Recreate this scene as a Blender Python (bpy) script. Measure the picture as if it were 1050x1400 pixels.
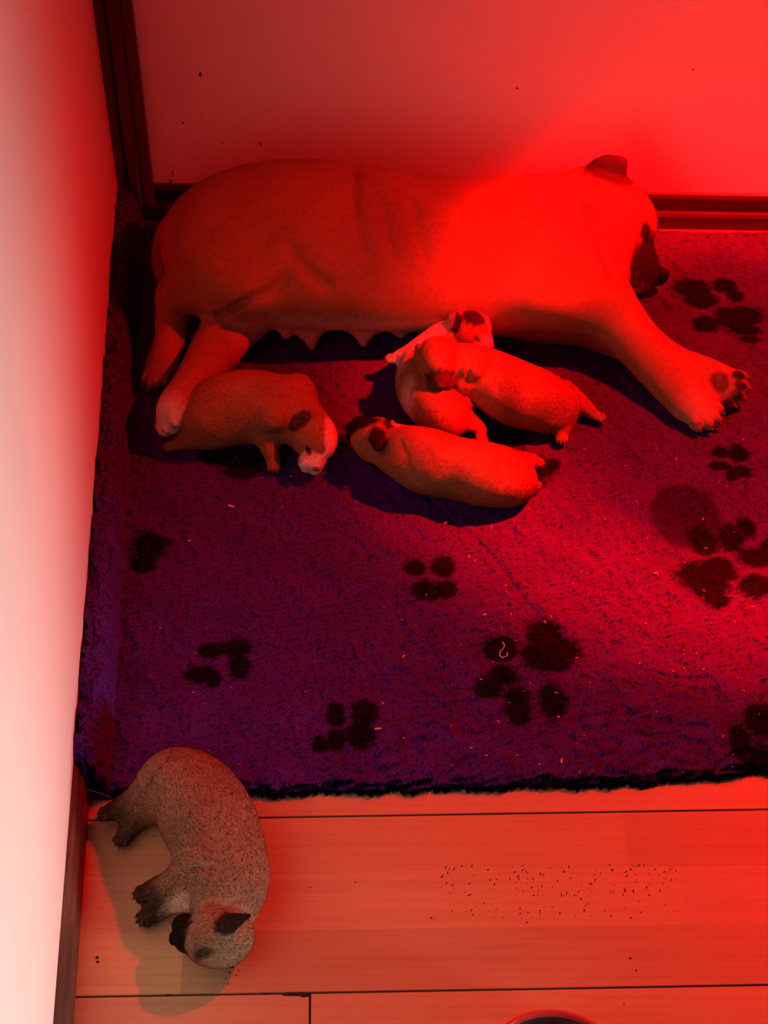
import bpy, math, random
import numpy as np
from mathutils import Vector, Matrix
random.seed(7); rng = np.random.default_rng(11)
for o in list(bpy.data.objects): bpy.data.objects.remove(o)
SC = bpy.context.scene; COL = SC.collection
# ------------------------------------------------------------------ camera
H = 1.6; PITCH = math.radians(46.85); F = 2400.0
cd = bpy.data.cameras.new('camera'); cam = bpy.data.objects.new('camera', cd); COL.objects.link(cam)
cam.location = (0, 0, H); cam.rotation_euler = (math.pi/2-PITCH, 0, 0)
cd.sensor_fit = 'VERTICAL'; cd.sensor_height = 36; cd.sensor_width = 27; cd.lens = 36*F/1400; cd.clip_start = .05
SC.camera = cam
SC.view_settings.view_transform = 'Standard'; SC.view_settings.look = 'None'
SC.view_settings.exposure = 0; SC.view_settings.gamma = 1
# ------------------------------------------------------------------ world and lights
w = bpy.data.worlds.new('room_light'); SC.world = w; w.use_nodes = True
w.node_tree.nodes['Background'].inputs[0].default_value = (1, .86, .74, 1)
w.node_tree.nodes['Background'].inputs[1].default_value = .010
def aim(o, p): o.rotation_euler = (Vector(p)-o.location).to_track_quat('-Z', 'Y').to_euler()
def lamp(name, typ, loc, target, power, color, **kw):
    l = bpy.data.lights.new(name, typ); l.energy = power; l.color = color
    for k, v in kw.items(): setattr(l, k, v)
    o = bpy.data.objects.new(name, l); COL.objects.link(o); o.location = loc
    if target: aim(o, target)
    return o
RED = (1, .0006, .002)
HL = (.76, 1.66, 1.06)              # red heat lamp hanging just outside the frame, upper right
BT = Vector((.50, 1.70, 0))
beam = lamp('heat_lamp_beam', 'SPOT', HL, BT, 490, RED, spot_size=math.radians(66), spot_blend=.1, shadow_soft_size=.025)
# beam profile of the reflector bulb: strength over the angle from its axis (brightest in a ring)
beam.data.use_nodes = True; _nt = beam.data.node_tree; _em = _nt.nodes['Emission']
_g = _nt.nodes.new('ShaderNodeNewGeometry'); _d = _nt.nodes.new('ShaderNodeVectorMath'); _d.operation = 'DOT_PRODUCT'
_d.inputs[1].default_value = (BT-Vector(HL)).normalized(); _a = _nt.nodes.new('ShaderNodeMath'); _a.operation = 'ABSOLUTE'
_m = _nt.nodes.new('ShaderNodeMapRange'); _m.inputs['From Min'].default_value = .857; _m.inputs['From Max'].default_value = 1
_r = _nt.nodes.new('ShaderNodeValToRGB'); _r.color_ramp.interpolation = 'B_SPLINE'; _e = _r.color_ramp.elements
for _k, (_p, _v) in enumerate([(.0, 0), (.27, .01), (.36, .16), (.49, .90), (.66, 1.15), (.76, .50), (.83, .14), (1, .13)]):
    if _k >= len(_e): _e.new(_p)
    _e[_k].position = _p; _e[_k].color = (_v, _v, _v, 1)
_nt.links.new(_g.outputs['Incoming'], _d.inputs[0]); _nt.links.new(_d.outputs['Value'], _a.inputs[0]); _nt.links.new(_a.outputs[0], _m.inputs['Value'])
_nt.links.new(_m.outputs[0], _r.inputs[0]); _nt.links.new(_r.outputs[0], _em.inputs['Strength'])
lamp('heat_lamp_spill', 'SPOT', HL, (.48, 1.40, 0), 70, RED, spot_size=math.radians(108), spot_blend=.75, shadow_soft_size=.025)
lamp('heat_lamp_glow', 'POINT', HL, None, 15, RED, shadow_soft_size=.03)
lamp('room_lamp', 'SPOT', (1.0, .25, .22), (-.45, .74, .45), 92, (1, .92, .84), spot_size=math.radians(58), spot_blend=1, shadow_soft_size=.16)
# ------------------------------------------------------------------ pixel -> world helpers
ca, sa = math.cos(PITCH), math.sin(PITCH)
def ray(px, py):
    x, y = (px-525)/F, -(py-700)/F
    return np.array([x, ca+y*sa, -sa+y*ca])
def P(px, py, z=0.0):
    d = ray(px, py); t = (z-H)/d[2]
    return np.array([0, 0, H])+d*t
def sc(px, py, z=0.0): return (z-H)/ray(px, py)[2]/F      # metres per pixel
def nrm(v): v = np.asarray(v, float); return v/np.linalg.norm(v)
# ------------------------------------------------------------------ object helpers
def link(name, me, mat=None, parent=None):
    o = bpy.data.objects.new(name, me); COL.objects.link(o)
    if mat and not me.materials: me.materials.append(mat)
    if parent: o.parent = parent
    return o
def tag(o, label=None, cat=None, group=None, kind=None):
    if label: o['label'] = label
    if cat: o['category'] = cat
    if group: o['group'] = group
    if kind: o['kind'] = kind
    return o
def mesh(name, V, Fc, smooth=False):
    me = bpy.data.meshes.new(name); V = np.asarray(V, dtype=np.float32); Fc = np.asarray(Fc, dtype=np.int32)
    n = Fc.shape[1]
    me.vertices.add(len(V)); me.vertices.foreach_set('co', V.ravel())
    me.loops.add(Fc.size); me.loops.foreach_set('vertex_index', Fc.ravel())
    me.polygons.add(len(Fc)); me.polygons.foreach_set('loop_start', np.arange(0, Fc.size, n, dtype=np.int32))
    me.polygons.foreach_set('loop_total', np.full(len(Fc), n, dtype=np.int32))
    me.update(calc_edges=True); me.validate()
    if smooth: me.polygons.foreach_set('use_smooth', np.ones(len(Fc), dtype=bool))
    return me
def setcol(me, C, name='tint'):
    a = me.color_attributes.new(name, 'FLOAT_COLOR', 'POINT')
    C = np.concatenate([np.asarray(C, np.float32), np.ones((len(C), 1), np.float32)], 1)
    a.data.foreach_set('color', C.ravel())
# ------------------------------------------------------------------ materials
def mat(name, build, rough=.8, spec=.3, **kw):
    m = bpy.data.materials.new(name); m.use_nodes = True; nt = m.node_tree; b = nt.nodes['Principled BSDF']
    b.inputs['Roughness'].default_value = rough; b.inputs['Specular IOR Level'].default_value = spec
    for k, v in kw.items(): b.inputs[k].default_value = v
    build(nt, b); return m
def N(nt, t, **kw):
    n = nt.nodes.new(t)
    for k, v in kw.items():
        if k in n.inputs.keys(): n.inputs[k].default_value = v
        else: setattr(n, k, v)
    return n
def noise(nt, scale, stretch=(1, 1, 1), detail=4, rough=.6, coord='Object', rot=0):
    tc = N(nt, 'ShaderNodeTexCoord'); mp = N(nt, 'ShaderNodeMapping'); mp.inputs['Scale'].default_value = stretch
    mp.inputs['Rotation'].default_value = (0, 0, rot)
    n = N(nt, 'ShaderNodeTexNoise'); n.inputs['Scale'].default_value = scale; n.inputs['Detail'].default_value = detail; n.inputs['Roughness'].default_value = rough
    nt.links.new(tc.outputs[coord], mp.inputs[0]); nt.links.new(mp.outputs[0], n.inputs['Vector']); return n.outputs[0]
def ramp(nt, fac, stops):
    r = N(nt, 'ShaderNodeValToRGB'); e = r.color_ramp.elements
    while len(e) < len(stops): e.new(.5)
    for i, (p, c) in enumerate(stops): e[i].position = p; e[i].color = (*c, 1)
    nt.links.new(fac, r.inputs[0]); return r.outputs[0]
def mix(nt, a, b, fac, mode='MIX'):
    m = N(nt, 'ShaderNodeMix', data_type='RGBA', blend_type=mode)
    for s, v in ((6, a), (7, b), (0, fac)):
        if isinstance(v, (int, float)): m.inputs[s].default_value = v
        elif isinstance(v, tuple): m.inputs[s].default_value = (*v, 1)
        else: nt.links.new(v, m.inputs[s])
    return m.outputs[2]
def bump(nt, b, h, s, d=.01):
    n = N(nt, 'ShaderNodeBump'); n.inputs['Strength'].default_value = s; n.inputs['Distance'].default_value = d
    nt.links.new(h, n.inputs['Height']); nt.links.new(n.outputs[0], b.inputs['Normal'])
def b_wall(nt, b):
    c = ramp(nt, noise(nt, 3, detail=3), [(.3, (.80, .76, .72)), (.7, (.86, .83, .79))])
    nt.links.new(c, b.inputs['Base Color']); bump(nt, b, noise(nt, 9, detail=5), .12, .01)
def b_wood(nt, b):
    c = ramp(nt, noise(nt, 20, (1, 1, .12), 6, .7), [(.3, (.045, .014, .008)), (.6, (.11, .035, .018)), (.8, (.2, .075, .035))])
    nt.links.new(c, b.inputs['Base Color']); bump(nt, b, noise(nt, 60, (1, 1, .1), 5), .3, .002)
def b_woodh(nt, b):
    c = ramp(nt, noise(nt, 20, (.12, 1, 1), 6, .7), [(.3, (.010, .004, .003)), (.6, (.026, .010, .006)), (.8, (.07, .028, .015))])
    nt.links.new(c, b.inputs['Base Color']); bump(nt, b, noise(nt, 60, (.1, 1, 1), 5), .3, .002)
def b_woodd(nt, b):
    c = ramp(nt, noise(nt, 24, (1, .12, 1), 6, .7), [(.3, (.03, .014, .010)), (.55, (.08, .042, .028)), (.8, (.24, .15, .10))])
    nt.links.new(c, b.inputs['Base Color']); bump(nt, b, noise(nt, 60, (1, .1, 1), 5), .3, .002)
def attr(nt, name='tint'):
    a = N(nt, 'ShaderNodeAttribute'); a.attribute_name = name; return a.outputs['Color']
def b_plank(nt, b):
    g = ramp(nt, noise(nt, 14, (.22, 3.2, 1), 7, .65), [(.3, (.88, .85, .80)), (.5, (1, 1, 1)), (.72, (1.0, .98, .95))])
    # cathedral grain
    tc = N(nt, 'ShaderNodeTexCoord'); mp = N(nt, 'ShaderNodeMapping'); mp.inputs['Scale'].default_value = (1.3, 9, 1)
    wv = N(nt, 'ShaderNodeTexWave', wave_type='RINGS'); wv.inputs['Scale'].default_value = 3.2; wv.inputs['Distortion'].default_value = 5; wv.inputs['Detail'].default_value = 3; wv.inputs['Detail Scale'].default_value = .8
    nt.links.new(tc.outputs['Object'], mp.inputs[0]); nt.links.new(mp.outputs[0], wv.inputs['Vector'])
    r = ramp(nt, wv.outputs[1], [(.0, (.88, .84, .8)), (.25, (1, 1, 1)), (1, (1, 1, 1))])
    c = mix(nt, attr(nt), g, 1.0, 'MULTIPLY'); c = mix(nt, c, r, .45, 'MULTIPLY')
    nt.links.new(c, b.inputs['Base Color']); bump(nt, b, noise(nt, 60, (.15, 3, 1), 4), .06, .002)
def b_fur(nt, b):
    v = ramp(nt, noise(nt, 160, detail=4), [(.3, (.84, .84, .84)), (.7, (1.08, 1.08, 1.08))])
    c = mix(nt, attr(nt), v, 1.0, 'MULTIPLY'); nt.links.new(c, b.inputs['Base Color'])
    bump(nt, b, noise(nt, 1100, detail=2), .12, .0006)
def b_attr(nt, b): nt.links.new(attr(nt), b.inputs['Base Color'])
def b_rug(nt, b):
    v = ramp(nt, noise(nt, 260, detail=4), [(.3, (.8, .8, .8)), (.7, (1.1, 1.1, 1.1))])
    c = mix(nt, attr(nt), v, 1.0, 'MULTIPLY'); nt.links.new(c, b.inputs['Base Color'])
    bump(nt, b, noise(nt, 300, detail=4), .3, .002)
def flat(c):
    def f(nt, b): b.inputs['Base Color'].default_value = (*c, 1)
    return f
M_WALL = mat('painted_wall', b_wall, .42, .35); M_WV = mat('dark_wood_upright', b_wood, .5); M_WH = mat('dark_wood_skirting', b_woodh, .5, .2)
M_WD = mat('dark_wood_side_skirting', b_woodd, .5); M_PLANK = mat('laminate', b_plank, .45, .35)
M_FUR = mat('short_fur', b_fur, .75, .15); M_HAIR = mat('fur_hair', b_attr, .8, .08)
M_RUG = mat('fleece', b_rug, .95, .05); M_PILE = mat('fleece_pile', b_attr, .95, .04)
M_DARK = mat('dark_grime', flat((.012, .008, .006)), .7); M_CRUMB = mat('crumb', flat((.62, .40, .2)), .7)
M_THREAD = mat('thread', flat((.6, .55, .5)), .8); M_SUB = mat('subfloor', flat((.02, .012, .008)), .9)
M_BOWL = mat('red_enamel', flat((.62, .04, .035)), .18, .6); M_BOWLIN = mat('steel', flat((.22, .22, .24)), .3, .6, Metallic=.8)
M_CLAW = mat('claw', flat((.16, .09, .06)), .4, .4)

# ------------------------------------------------------------------ setting
def prism(name, base, ext, prof, m, parent=None, axis_u=None, kind=None):
    """profile prof [(out, up)] swept from base along ext; 'out' direction axis_u, up = z"""
    base = np.asarray(base, float); ext = np.asarray(ext, float); u = np.asarray(axis_u, float)
    n = len(prof); V = []
    for t in (0, 1):
        for (a, b_) in prof: V.append(base+ext*t+u*a+np.array([0, 0, b_]))
    Fc = [(i, (i+1) % n, n+(i+1) % n, n+i) for i in range(n)]
    me = bpy.data.meshes.new(name); me.from_pydata([tuple(v) for v in V], [], Fc+[tuple(range(n))[::-1], tuple(range(n, 2*n))]); me.update()
    import bmesh as _b; bm = _b.new(); bm.from_mesh(me); _b.ops.recalc_face_normals(bm, faces=bm.faces); bm.to_mesh(me); bm.free()
    o = link(name, me, m, parent); tag(o, kind=kind); return o
C0 = P(177, 300); L1 = P(101, 1398)                     # left skirting foot line
Bd = nrm(P(1050, 316)-C0); Ld = nrm(L1-C0)              # directions along back and left wall
Bn = np.array([Bd[1], -Bd[0], 0]); Ln = np.array([-Ld[1], Ld[0], 0])   # into the room
if Bn[1] > 0: Bn = -Bn
if Ln[0] < 0: Ln = -Ln
TH = .010
Cw = C0                                                   # meeting of skirting faces
def wallpt(s, d, n, off): return C0+d*s-n*off
# walls (slabs)
bw = prism('wall_back', C0-Bd*.2-Bn*TH, Bd*1.75, [(0, -.02), (0, 2.3), (-.1, 2.3), (-.1, -.02)], M_WALL, axis_u=Bn, kind='structure')
lw = prism('wall_left', C0-Ln*TH-Ld*.06, Ld*2.3, [(0, -.02), (0, 2.3), (-.1, 2.3), (-.1, -.02)], M_WALL, axis_u=Ln, kind='structure')
skp = [(-TH, 0), (0, 0), (0, .022), (-.003, .026), (-.006, .029), (-.006, .050), (-.009, .055), (-.013, .059), (-TH, .060)]
prism('baseboard_back', C0-Bd*.0, Bd*1.5, skp, M_WH, axis_u=Bn, kind='structure')
skl = [(-TH, 0), (0, 0), (0, .040), (-.004, .046), (-.005, .052), (-.010, .058), (-TH, .060)]
prism('baseboard_left', C0+Ld*.0, Ld*2.2, skl, M_WD, axis_u=Ln, kind='structure')
# moulded upright on the back wall in the corner: profile in (along, out), swept up
prof = [(0, 0), (0, .016), (.013, .016), (.015, .011), (.017, .011), (.019, .019), (.031, .019), (.033, .012), (.035, .012), (.037, .013), (.050, .010), (.050, 0)]
V = []; n = len(prof)
A0 = C0-Bn*TH
for z in (.03, 2.28):
    for a, b_ in prof: V.append(tuple(A0+Bd*(a-.0095)+Bn*b_*1.15+np.array([0, 0, z])))
me = bpy.data.meshes.new('corner_moulding'); me.from_pydata(V, [], [(i, n+i, n+(i+1) % n, (i+1) % n) for i in range(n)]+[tuple(range(n)), tuple(range(n, 2*n))[::-1]]); me.update()
tag(link('trim_1', me, M_WV), kind='structure')
# specks of grime on the back wall, standing proud as dried drops
def on_wall(px, py):
    d = ray(px, py); o = np.array([0, 0, H]); p0 = C0-Bn*TH; t = np.dot(p0-o, Bn)/np.dot(d, Bn); return o+d*t
V = []; Fc = []
def chip(p, u, v, nrm_, ru, rv, h, V, Fc, seg=7):
    i0 = len(V)
    for k in range(seg):
        a = 2*math.pi*k/seg; q = random.uniform(.7, 1.2)
        V.append(p+u*math.cos(a)*ru*q+v*math.sin(a)*rv*q)
    V.append(p+nrm_*h)
    for k in range(seg): Fc.append((i0+k, i0+(k+1) % seg, i0+seg))
U = np.array([0, 0, 1.])
for px, py, ru, rv in [(274, 102, .0028, .005), (250, 168, .0018, .0018), (356, 197, .0018, .0035), (304, 196, .0015, .001), (707, 121, .002, .002), (236, 238, .0012, .007), (233, 248, .002, .004), (948, 95, .0012, .002), (275, 160, .001, .001)]:
    chip(on_wall(px, py), Bd, U, Bn, ru, rv, .0008, V, Fc)
o = link('grime_specks', mesh('grime', V, Fc), M_DARK, bw); tag(o, 'small dark dried specks on the painted back wall', kind='stuff')

# floor with laminate planks: every plank a piece
fl = prism('floor', (-1.1, .25, 0), (2.3, 0, 0), [(0, -.03), (2.2, -.03), (2.2, -.009), (0, -.009)], M_SUB, axis_u=(0, 1, 0), kind='structure')
a0, a1 = P(340, 1118), P(1050, 1111); b0, b1 = P(100, 1363), P(1050, 1340)
pd = nrm((a1-a0)/np.linalg.norm(a1-a0)+(b1-b0)/np.linalg.norm(b1-b0)); pn = np.array([-pd[1], pd[0], 0])
w_pl = np.dot(a0-b0, pn)                                  # width of a plank
orig = b0.copy(); jx = np.dot(P(424, 1358)-orig, pd)
base_c = np.array([.54, .34, .18])
def plank(row, s0, s1):
    o_ = orig+pn*(row*w_pl); g = .0006; V = []; Fc = []; C = []
    prng = random.Random(row*13+int(s0*10))
    cuts = sorted([s0+g, s1-g])
    zt = .0; zb = -.009
    def quad(pts, c):
        i = len(V); V.extend(pts); Fc.append((i, i+1, i+2, i+3)); C.extend([c]*4)
    y0, y1 = g, w_pl-g; e = .0008
    def pt(s, t, z): return tuple(o_+pd*s+pn*t+np.array([0, 0, z]))
    # three strips of blocks printed on each plank
    for k in range(3):
        t0 = y0+e+(y1-y0-2*e)*k/3; t1 = y0+e+(y1-y0-2*e)*(k+1)/3
        if row == 0:
            ends = {2: [np.dot(P(856, 1150)-orig, pd)-.62, np.dot(P(856, 1150)-orig, pd)], 1: [np.dot(P(601, 1215)-orig, pd), np.dot(P(930, 1200)-orig, pd)], 0: [np.dot(P(250, 1300)-orig, pd)]}[k]
        else: ends = [s0+.12+k*.13+prng.random()*.1+j*.42 for j in range(4)]
        xs = [s0+g+e]+[x for x in ends if s0+.03 < x < s1-.03]+[s1-g-e]
        for xa, xb in zip(xs[:-1], xs[1:]):
            f = prng.uniform(.84, 1.10); c = base_c*f*np.array([1, prng.uniform(.96, 1.03), prng.uniform(.92, 1.05)])
            quad([pt(xa, t0, zt), pt(xb, t0, zt), pt(xb, t1, zt), pt(xa, t1, zt)], c)
    dk = base_c*.35; sa_, sb_ = s0+g, s1-g
    o4 = [(sa_, y0), (sb_, y0), (sb_, y1), (sa_, y1)]; i4 = [(sa_+e, y0+e), (sb_-e, y0+e), (sb_-e, y1-e), (sa_+e, y1-e)]
    for k in range(4):
        (s_, t_), (s2, t2) = o4[k], o4[(k+1) % 4]; (u_, v_), (u2, v2) = i4[k], i4[(k+1) % 4]
        quad([pt(s_, t_, zt-e), pt(s2, t2, zt-e), pt(u2, v2, zt), pt(u_, v_, zt)], dk)
        quad([pt(s_, t_, zb), pt(s2, t2, zb), pt(s2, t2, zt-e), pt(s_, t_, zt-e)], dk)
    me = mesh('floor_plank', V, Fc); setcol(me, C); return link('floor_plank', me, M_PLANK, fl)
for row in range(-3, 6):
    if row == -1: cuts = [-1.05, jx, jx+1.25]
    elif row == 0: cuts = [-1.05, jx-.28-.3, jx+.97]
    else:
        q = jx+((row*.47) % 1.0)-.6; cuts = [-1.05, q, q+1.24]
    if row == 0: cuts = [-.2, 1.25]
    s_left = np.dot(C0+Ld*.8-orig, pd)
    cuts = [c for c in cuts if c > -.3]; cuts = [-.25]+[c for c in cuts if c < 1.2]+[1.25]
    for c0, c1 in zip(cuts[:-1], cuts[1:]):
        if c1-c0 > .05: plank(row, c0, c1)
# worn-out flakes: dark scuffs in the laminate (very thin chips), one part of the floor
V = []; Fc = []
for i in range(170):
    px = random.uniform(603, 925); py = random.uniform(1183, 1262)
    if random.random() < .45: py = random.uniform(1183, 1225)
    r = random.uniform(.0006, .0014)
    a = random.uniform(.6, 1.6); u = np.array([math.cos(a), math.sin(a), 0]); v = np.array([-u[1], u[0], 0])
    chip(P(px, py, .0002), u, v, U, r*random.uniform(1, 2.4), r*.55, .0001, V, Fc, 5)
for px, py, r in [(133, 1309, .0025), (134, 1315, .002), (318, 1322, .002), (314, 1330, .0013), (309, 1338, .001), (323, 1333, .001), (312, 1345, .001), (326, 1327, .001), (862, 1310, .0015), (870, 1327, .0012), (853, 1373, .001), (486, 1206, .001), (424, 1213, .001), (590, 1255, .0013), (210, 1143, .001)]:
    chip(P(px, py, .0003), np.array([1, 0, 0]), np.array([0, 1, 0]), U, r, r*.8, .0006, V, Fc, 6)
# chipped plank edge by the joint
for px, py, ru, rv in [(404, 1359.5, .014, .0016), (417, 1360.5, .006, .0022), (362, 1359, .004, .0008), (230, 1360, .003, .0007), (476, 1306, .0, .0)]:
    if ru: chip(P(px, py, .0003), pd, pn, U, ru, rv, .0001, V, Fc, 9)
o = link('scuffs', mesh('scuffs', V, Fc), M_DARK, fl); tag(o, 'dark flecks, scuffs and a chipped edge in the laminate', kind='stuff')

# ------------------------------------------------------------------ rug
def ffit(px, py): return P(px, py, .012)
FE = [(60, 1089), (150, 1087), (230, 1085), (340, 1082), (450, 1079), (560, 1077), (700, 1074), (850, 1071), (930, 1064), (990, 1058), (1050, 1051), (1250, 1036)]
FEw = np.array([ffit(*p)[:2] for p in FE])
def front_y(x): return np.interp(x, FEw[:, 0], FEw[:, 1])
def left_x(y):                       # skirting face x at y
    t = (y-C0[1])/Ld[1]; return C0[0]+Ld[0]*t
def back_y(x): t = (x-C0[0])/Bd[0]; return C0[1]+Bd[1]*t
def sn(x, y, z=0, f=1., seed=0):     # cheap smooth noise
    r = np.random.default_rng(seed); out = 0
    for i in range(7):
        v = r.normal(size=3)*f; ph = r.uniform(0, 6.28); out = out+np.sin(v[0]*x+v[1]*y+v[2]*z+ph)
    return out/4.0
PADS_SHADE = [(607,773,16,15),(567,776,15,12),(579,804,17,14),(608,804,17,12),(590,812,10,8),
 (745,866,24,27),(770,889,28,18),(738,893,26,24),(757,905,22,10),(685,883,24,17),(690,920,22,13),(668,938,20,16),(707,962,19,26),(756,958,19,25),
 (950,785,26,18),(985,778,24,18),(972,800,26,16),(980,818,17,15),(962,737,19,19),(999,733,19,17),(1022,720,12,14),(1030,760,24,14),(1036,800,24,15),(1056,748,16,14),
 (986,617,12,8),(1011,619,16,11),(984,636,14,6),(1000,647,9,9),(1014,643,12,8),
 (945,394,26,13),(958,408,24,11),(990,389,17,10),(1004,403,12,8),(1008,430,34,15),(1022,447,22,10),(964,440,17,11),(1026,462,14,6),
 (205,744,23,19),(222,738,14,8),(196,768,17,13),
 (288,886,18,11),(322,882,22,12),(326,908,15,20),(276,918,26,12),(292,930,10,8),
 (458,976,14,16),(500,974,20,18),(494,1004,20,20),(460,1010,14,14),(438,1015,12,10),
 (300,622,28,13),(330,640,24,14),(345,622,18,12), (740,638,20,16),(733,658,12,9),(756,632,10,8),(699,597,24,11),(668,580,20,9),  # pad between the huddled puppies: their shade painted in with the print
 (1040,985,22,24),(1012,1012,16,22),(1045,1035,22,22),(470,600,10,10)]
PW = []
for (px, py, rx, ry) in PADS_SHADE:
    c = P(px, py, .016); s = sc(px, py); ang = math.asin((H)/np.linalg.norm(c-np.array([0, 0, H])))
    PW.append((c[0], c[1], rx*s, ry*s/math.sin(ang)))
OVAL = P(937, 703, .016); OVALs = sc(937, 703)  # centre and scale of a darker purple oval in the rug colour
def rug_color(x, y):
    d = np.full(x.shape, 9.)
    wob = .20*sn(x, y, 0, 200, 3)+.12*sn(x, y, 0, 700, 4)
    for cx, cy, rx, ry in PW:
        d = np.minimum(d, np.sqrt(((x-cx)/rx)**2+((y-cy)/ry)**2))
    k = np.clip((1.26-(d+wob))/.42, 0, 1)[..., None]
    ds = np.sqrt(((x-OVAL[0])/(50*OVALs))**2+((y-OVAL[1])/(62*OVALs))**2)+.04*sn(x, y, 0, 90, 8)
    oval_k = (np.clip((1.02-ds)/.16, 0, 1)*.8)[..., None]
    v = (1+.10*sn(x, y, 0, 55, 5)+.05*sn(x, y, 0, 190, 6))[..., None]
    base = np.array([.066, .014, .20])*v
    blk = np.array([.007, .004, .007])
    base = base*(1-oval_k)+oval_k*np.array([.016, .006, .05])
    return base*(1-k)+blk*k
nx, ny = 420, 360
x_r = .62; us = np.linspace(0, 1, nx); vs = np.linspace(0, 1, ny)
Ug, Vg = np.meshgrid(us, vs, indexing='ij')
# s = arc distance from the left edge; the first part climbs the skirting
CL = .052; RB = .03
Ytop = 0
def rug_point(u, v):
    Y0 = front_y(np.full(u.shape, -.2)); 
    yl = None
    y_guess = 1.35+0*u
    s = u*(x_r+.42+CL)                                     # arc
    # vertical coordinate
    zc = np.clip((CL-s)/CL, 0, 1)                          # 1 at top of the climb, 0 on floor
    xin = np.maximum(s-CL, 0)
    # iterate for y since edges depend on x
    x = -.35+xin
    for _ in range(3):
        yf = front_y(x)+.004*sn(x, 0*x, 0, 90, 12)+.0022*sn(x, 0*x, 0, 400, 13); yb = back_y(x)-.014+.002*sn(x, 0*x, 0, 120, 14)
        y = yf+(yb-yf)*v
        x = left_x(y)-.008+.031*(1-zc)**.8*(s < CL)+(s >= CL)*(.031+xin)
    bump_ = .0022*sn(x, y, 0, 40, 21)+.0012*sn(x, y, 0, 150, 22)+.0007*sn(x, y, 0, 420, 23)
    cl = np.maximum(sn(x*1.0, y*1.0, zc*.05, 110, 24), 0)
    front = np.clip(1-(y-yf)/.25, 0, 1)
    rg = 1-np.abs(sn(x, y*1.6, 0, 75, 51)); rg = np.clip(rg-.55, 0, 1)*(.35+.65*(x > -.05))
    fr2 = np.clip(1-(y-yf)/.30, 0, 1)
    z = .013+bump_+.003*front*cl-.013*fr2*rg*(sn(x, y, 0, 30, 52) > -.2)+(1-(1-zc)**3)*.053*(1+.06*sn(y, y*0, 0, 60, 25))
    lump = zc*(zc < 1)*.0; strip = np.clip(zc*4, 0, 1)
    x = x+strip*(.003*sn(y, zc*.05, 0, 130, 26)+.0015*sn(y, zc*.06, 0, 300, 27)); z = z+strip*(.004*sn(y, zc*.05, 0, 110, 28)+.003*np.abs(sn(y, zc*.05, 0, 180, 29)))
    # edges roll down to the floor
    e = np.minimum(np.clip((y-yf)/.024, 0, 1), np.clip((yb-y)/.008, 0, 1))
    z = .002+(z-.002)*np.sqrt(1-(1-e)**2+1e-9)
    # a crease line across the rug
    q = P(620, 720, 0); q2 = P(880, 1010, 0); t = ((x-q[0])*(q2[0]-q[0])+(y-q[1])*(q2[1]-q[1]))/((q2[0]-q[0])**2+(q2[1]-q[1])**2)
    dist = (x-q[0])*(q2[1]-q[1])-(y-q[1])*(q2[0]-q[0]); dist = dist/np.hypot(q2[0]-q[0], q2[1]-q[1])+.004*np.sin(t*9)
    z = z-.0025*np.exp(-(dist/.004)**2)*(t > -.2)*(t < 1.1)*(zc <= 0)
    return x, y, z
X, Y, Z = rug_point(Ug, Vg)
Vt = np.stack([X, Y, Z], -1).reshape(-1, 3)
idx = np.arange(nx*ny).reshape(nx, ny)
Q = np.stack([idx[:-1, :-1], idx[1:, :-1], idx[1:, 1:], idx[:-1, 1:]], -1).reshape(-1, 4)
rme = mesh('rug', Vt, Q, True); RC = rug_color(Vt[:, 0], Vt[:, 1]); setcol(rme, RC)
rug = link('fleece_rug', rme, M_RUG); tag(rug, 'blue fleece pet rug printed with black paw prints, one edge turned up at the wall', 'rug')
# pile
def hair_mesh(name, base, nor, dirs, length, width, col, lift=.4, snor=None):
    n = len(base); tip_d = dirs*(1-lift)+nor*lift; tip_d /= np.linalg.norm(tip_d, axis=1, keepdims=True)+1e-9
    side = np.cross(nor, tip_d); side /= np.linalg.norm(side, axis=1, keepdims=True)+1e-9
    ang = rng.uniform(-.5, .5, n)[:, None]; side = side*np.cos(ang)+np.cross(tip_d, side)*np.sin(ang)
    L = (length*rng.uniform(.6, 1.3, n))[:, None]; W = width
    b = base-nor*.0004
    V = np.stack([b-side*W/2, b+side*W/2, b+tip_d*L], 1).reshape(-1, 3)
    me = mesh(name, V, np.arange(3*n).reshape(-1, 3), True)
    setcol(me, np.repeat(col, 3, 0))
    me.normals_split_custom_set(np.repeat(nor, 3, 0).tolist())
    return me
NP = 210000
u = rng.uniform(0, 1, NP); v = rng.uniform(0, 1, NP)
ex = rng.uniform(0, 1, NP); u[ex > .95] = rng.uniform(0, .07, (ex > .95).sum()); k = (ex > .86) & (ex < .95); v[k] = rng.uniform(0, .012, k.sum())
x, y, z = rug_point(u, v); e_ = .002
x1, y1, z1 = rug_point(np.minimum(u+e_, 1), v); x2, y2, z2 = rug_point(u, np.minimum(v+e_, 1))
nn = np.cross(np.stack([x1-x, y1-y, z1-z], -1), np.stack([x2-x, y2-y, z2-z], -1)); nn[nn[:, 2] < 0] *= -1
nn /= np.linalg.norm(nn, axis=1, keepdims=True)+1e-12
an = 1.2*sn(x, y, 0, 60, 31)+2.2*sn(x, y, 0, 200, 32)-1.5; dr = np.stack([np.cos(an), np.sin(an), 0*an], -1)+rng.normal(0, .45, (NP, 3))
near = (v < .02)[:, None]; dr = np.where(near, np.array([0, -1.0, -.35])+rng.normal(0, .4, (NP, 3)), dr)
dr -= nn*np.sum(dr*nn, 1, keepdims=True); dr /= np.linalg.norm(dr, axis=1, keepdims=True)+1e-9
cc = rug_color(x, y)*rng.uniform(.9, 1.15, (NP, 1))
hm = hair_mesh('pile', np.stack([x, y, z], -1), nn, dr, .0052, .0009, cc, .12)
tag(link('pile', hm, M_PILE, rug), kind='stuff')

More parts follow.
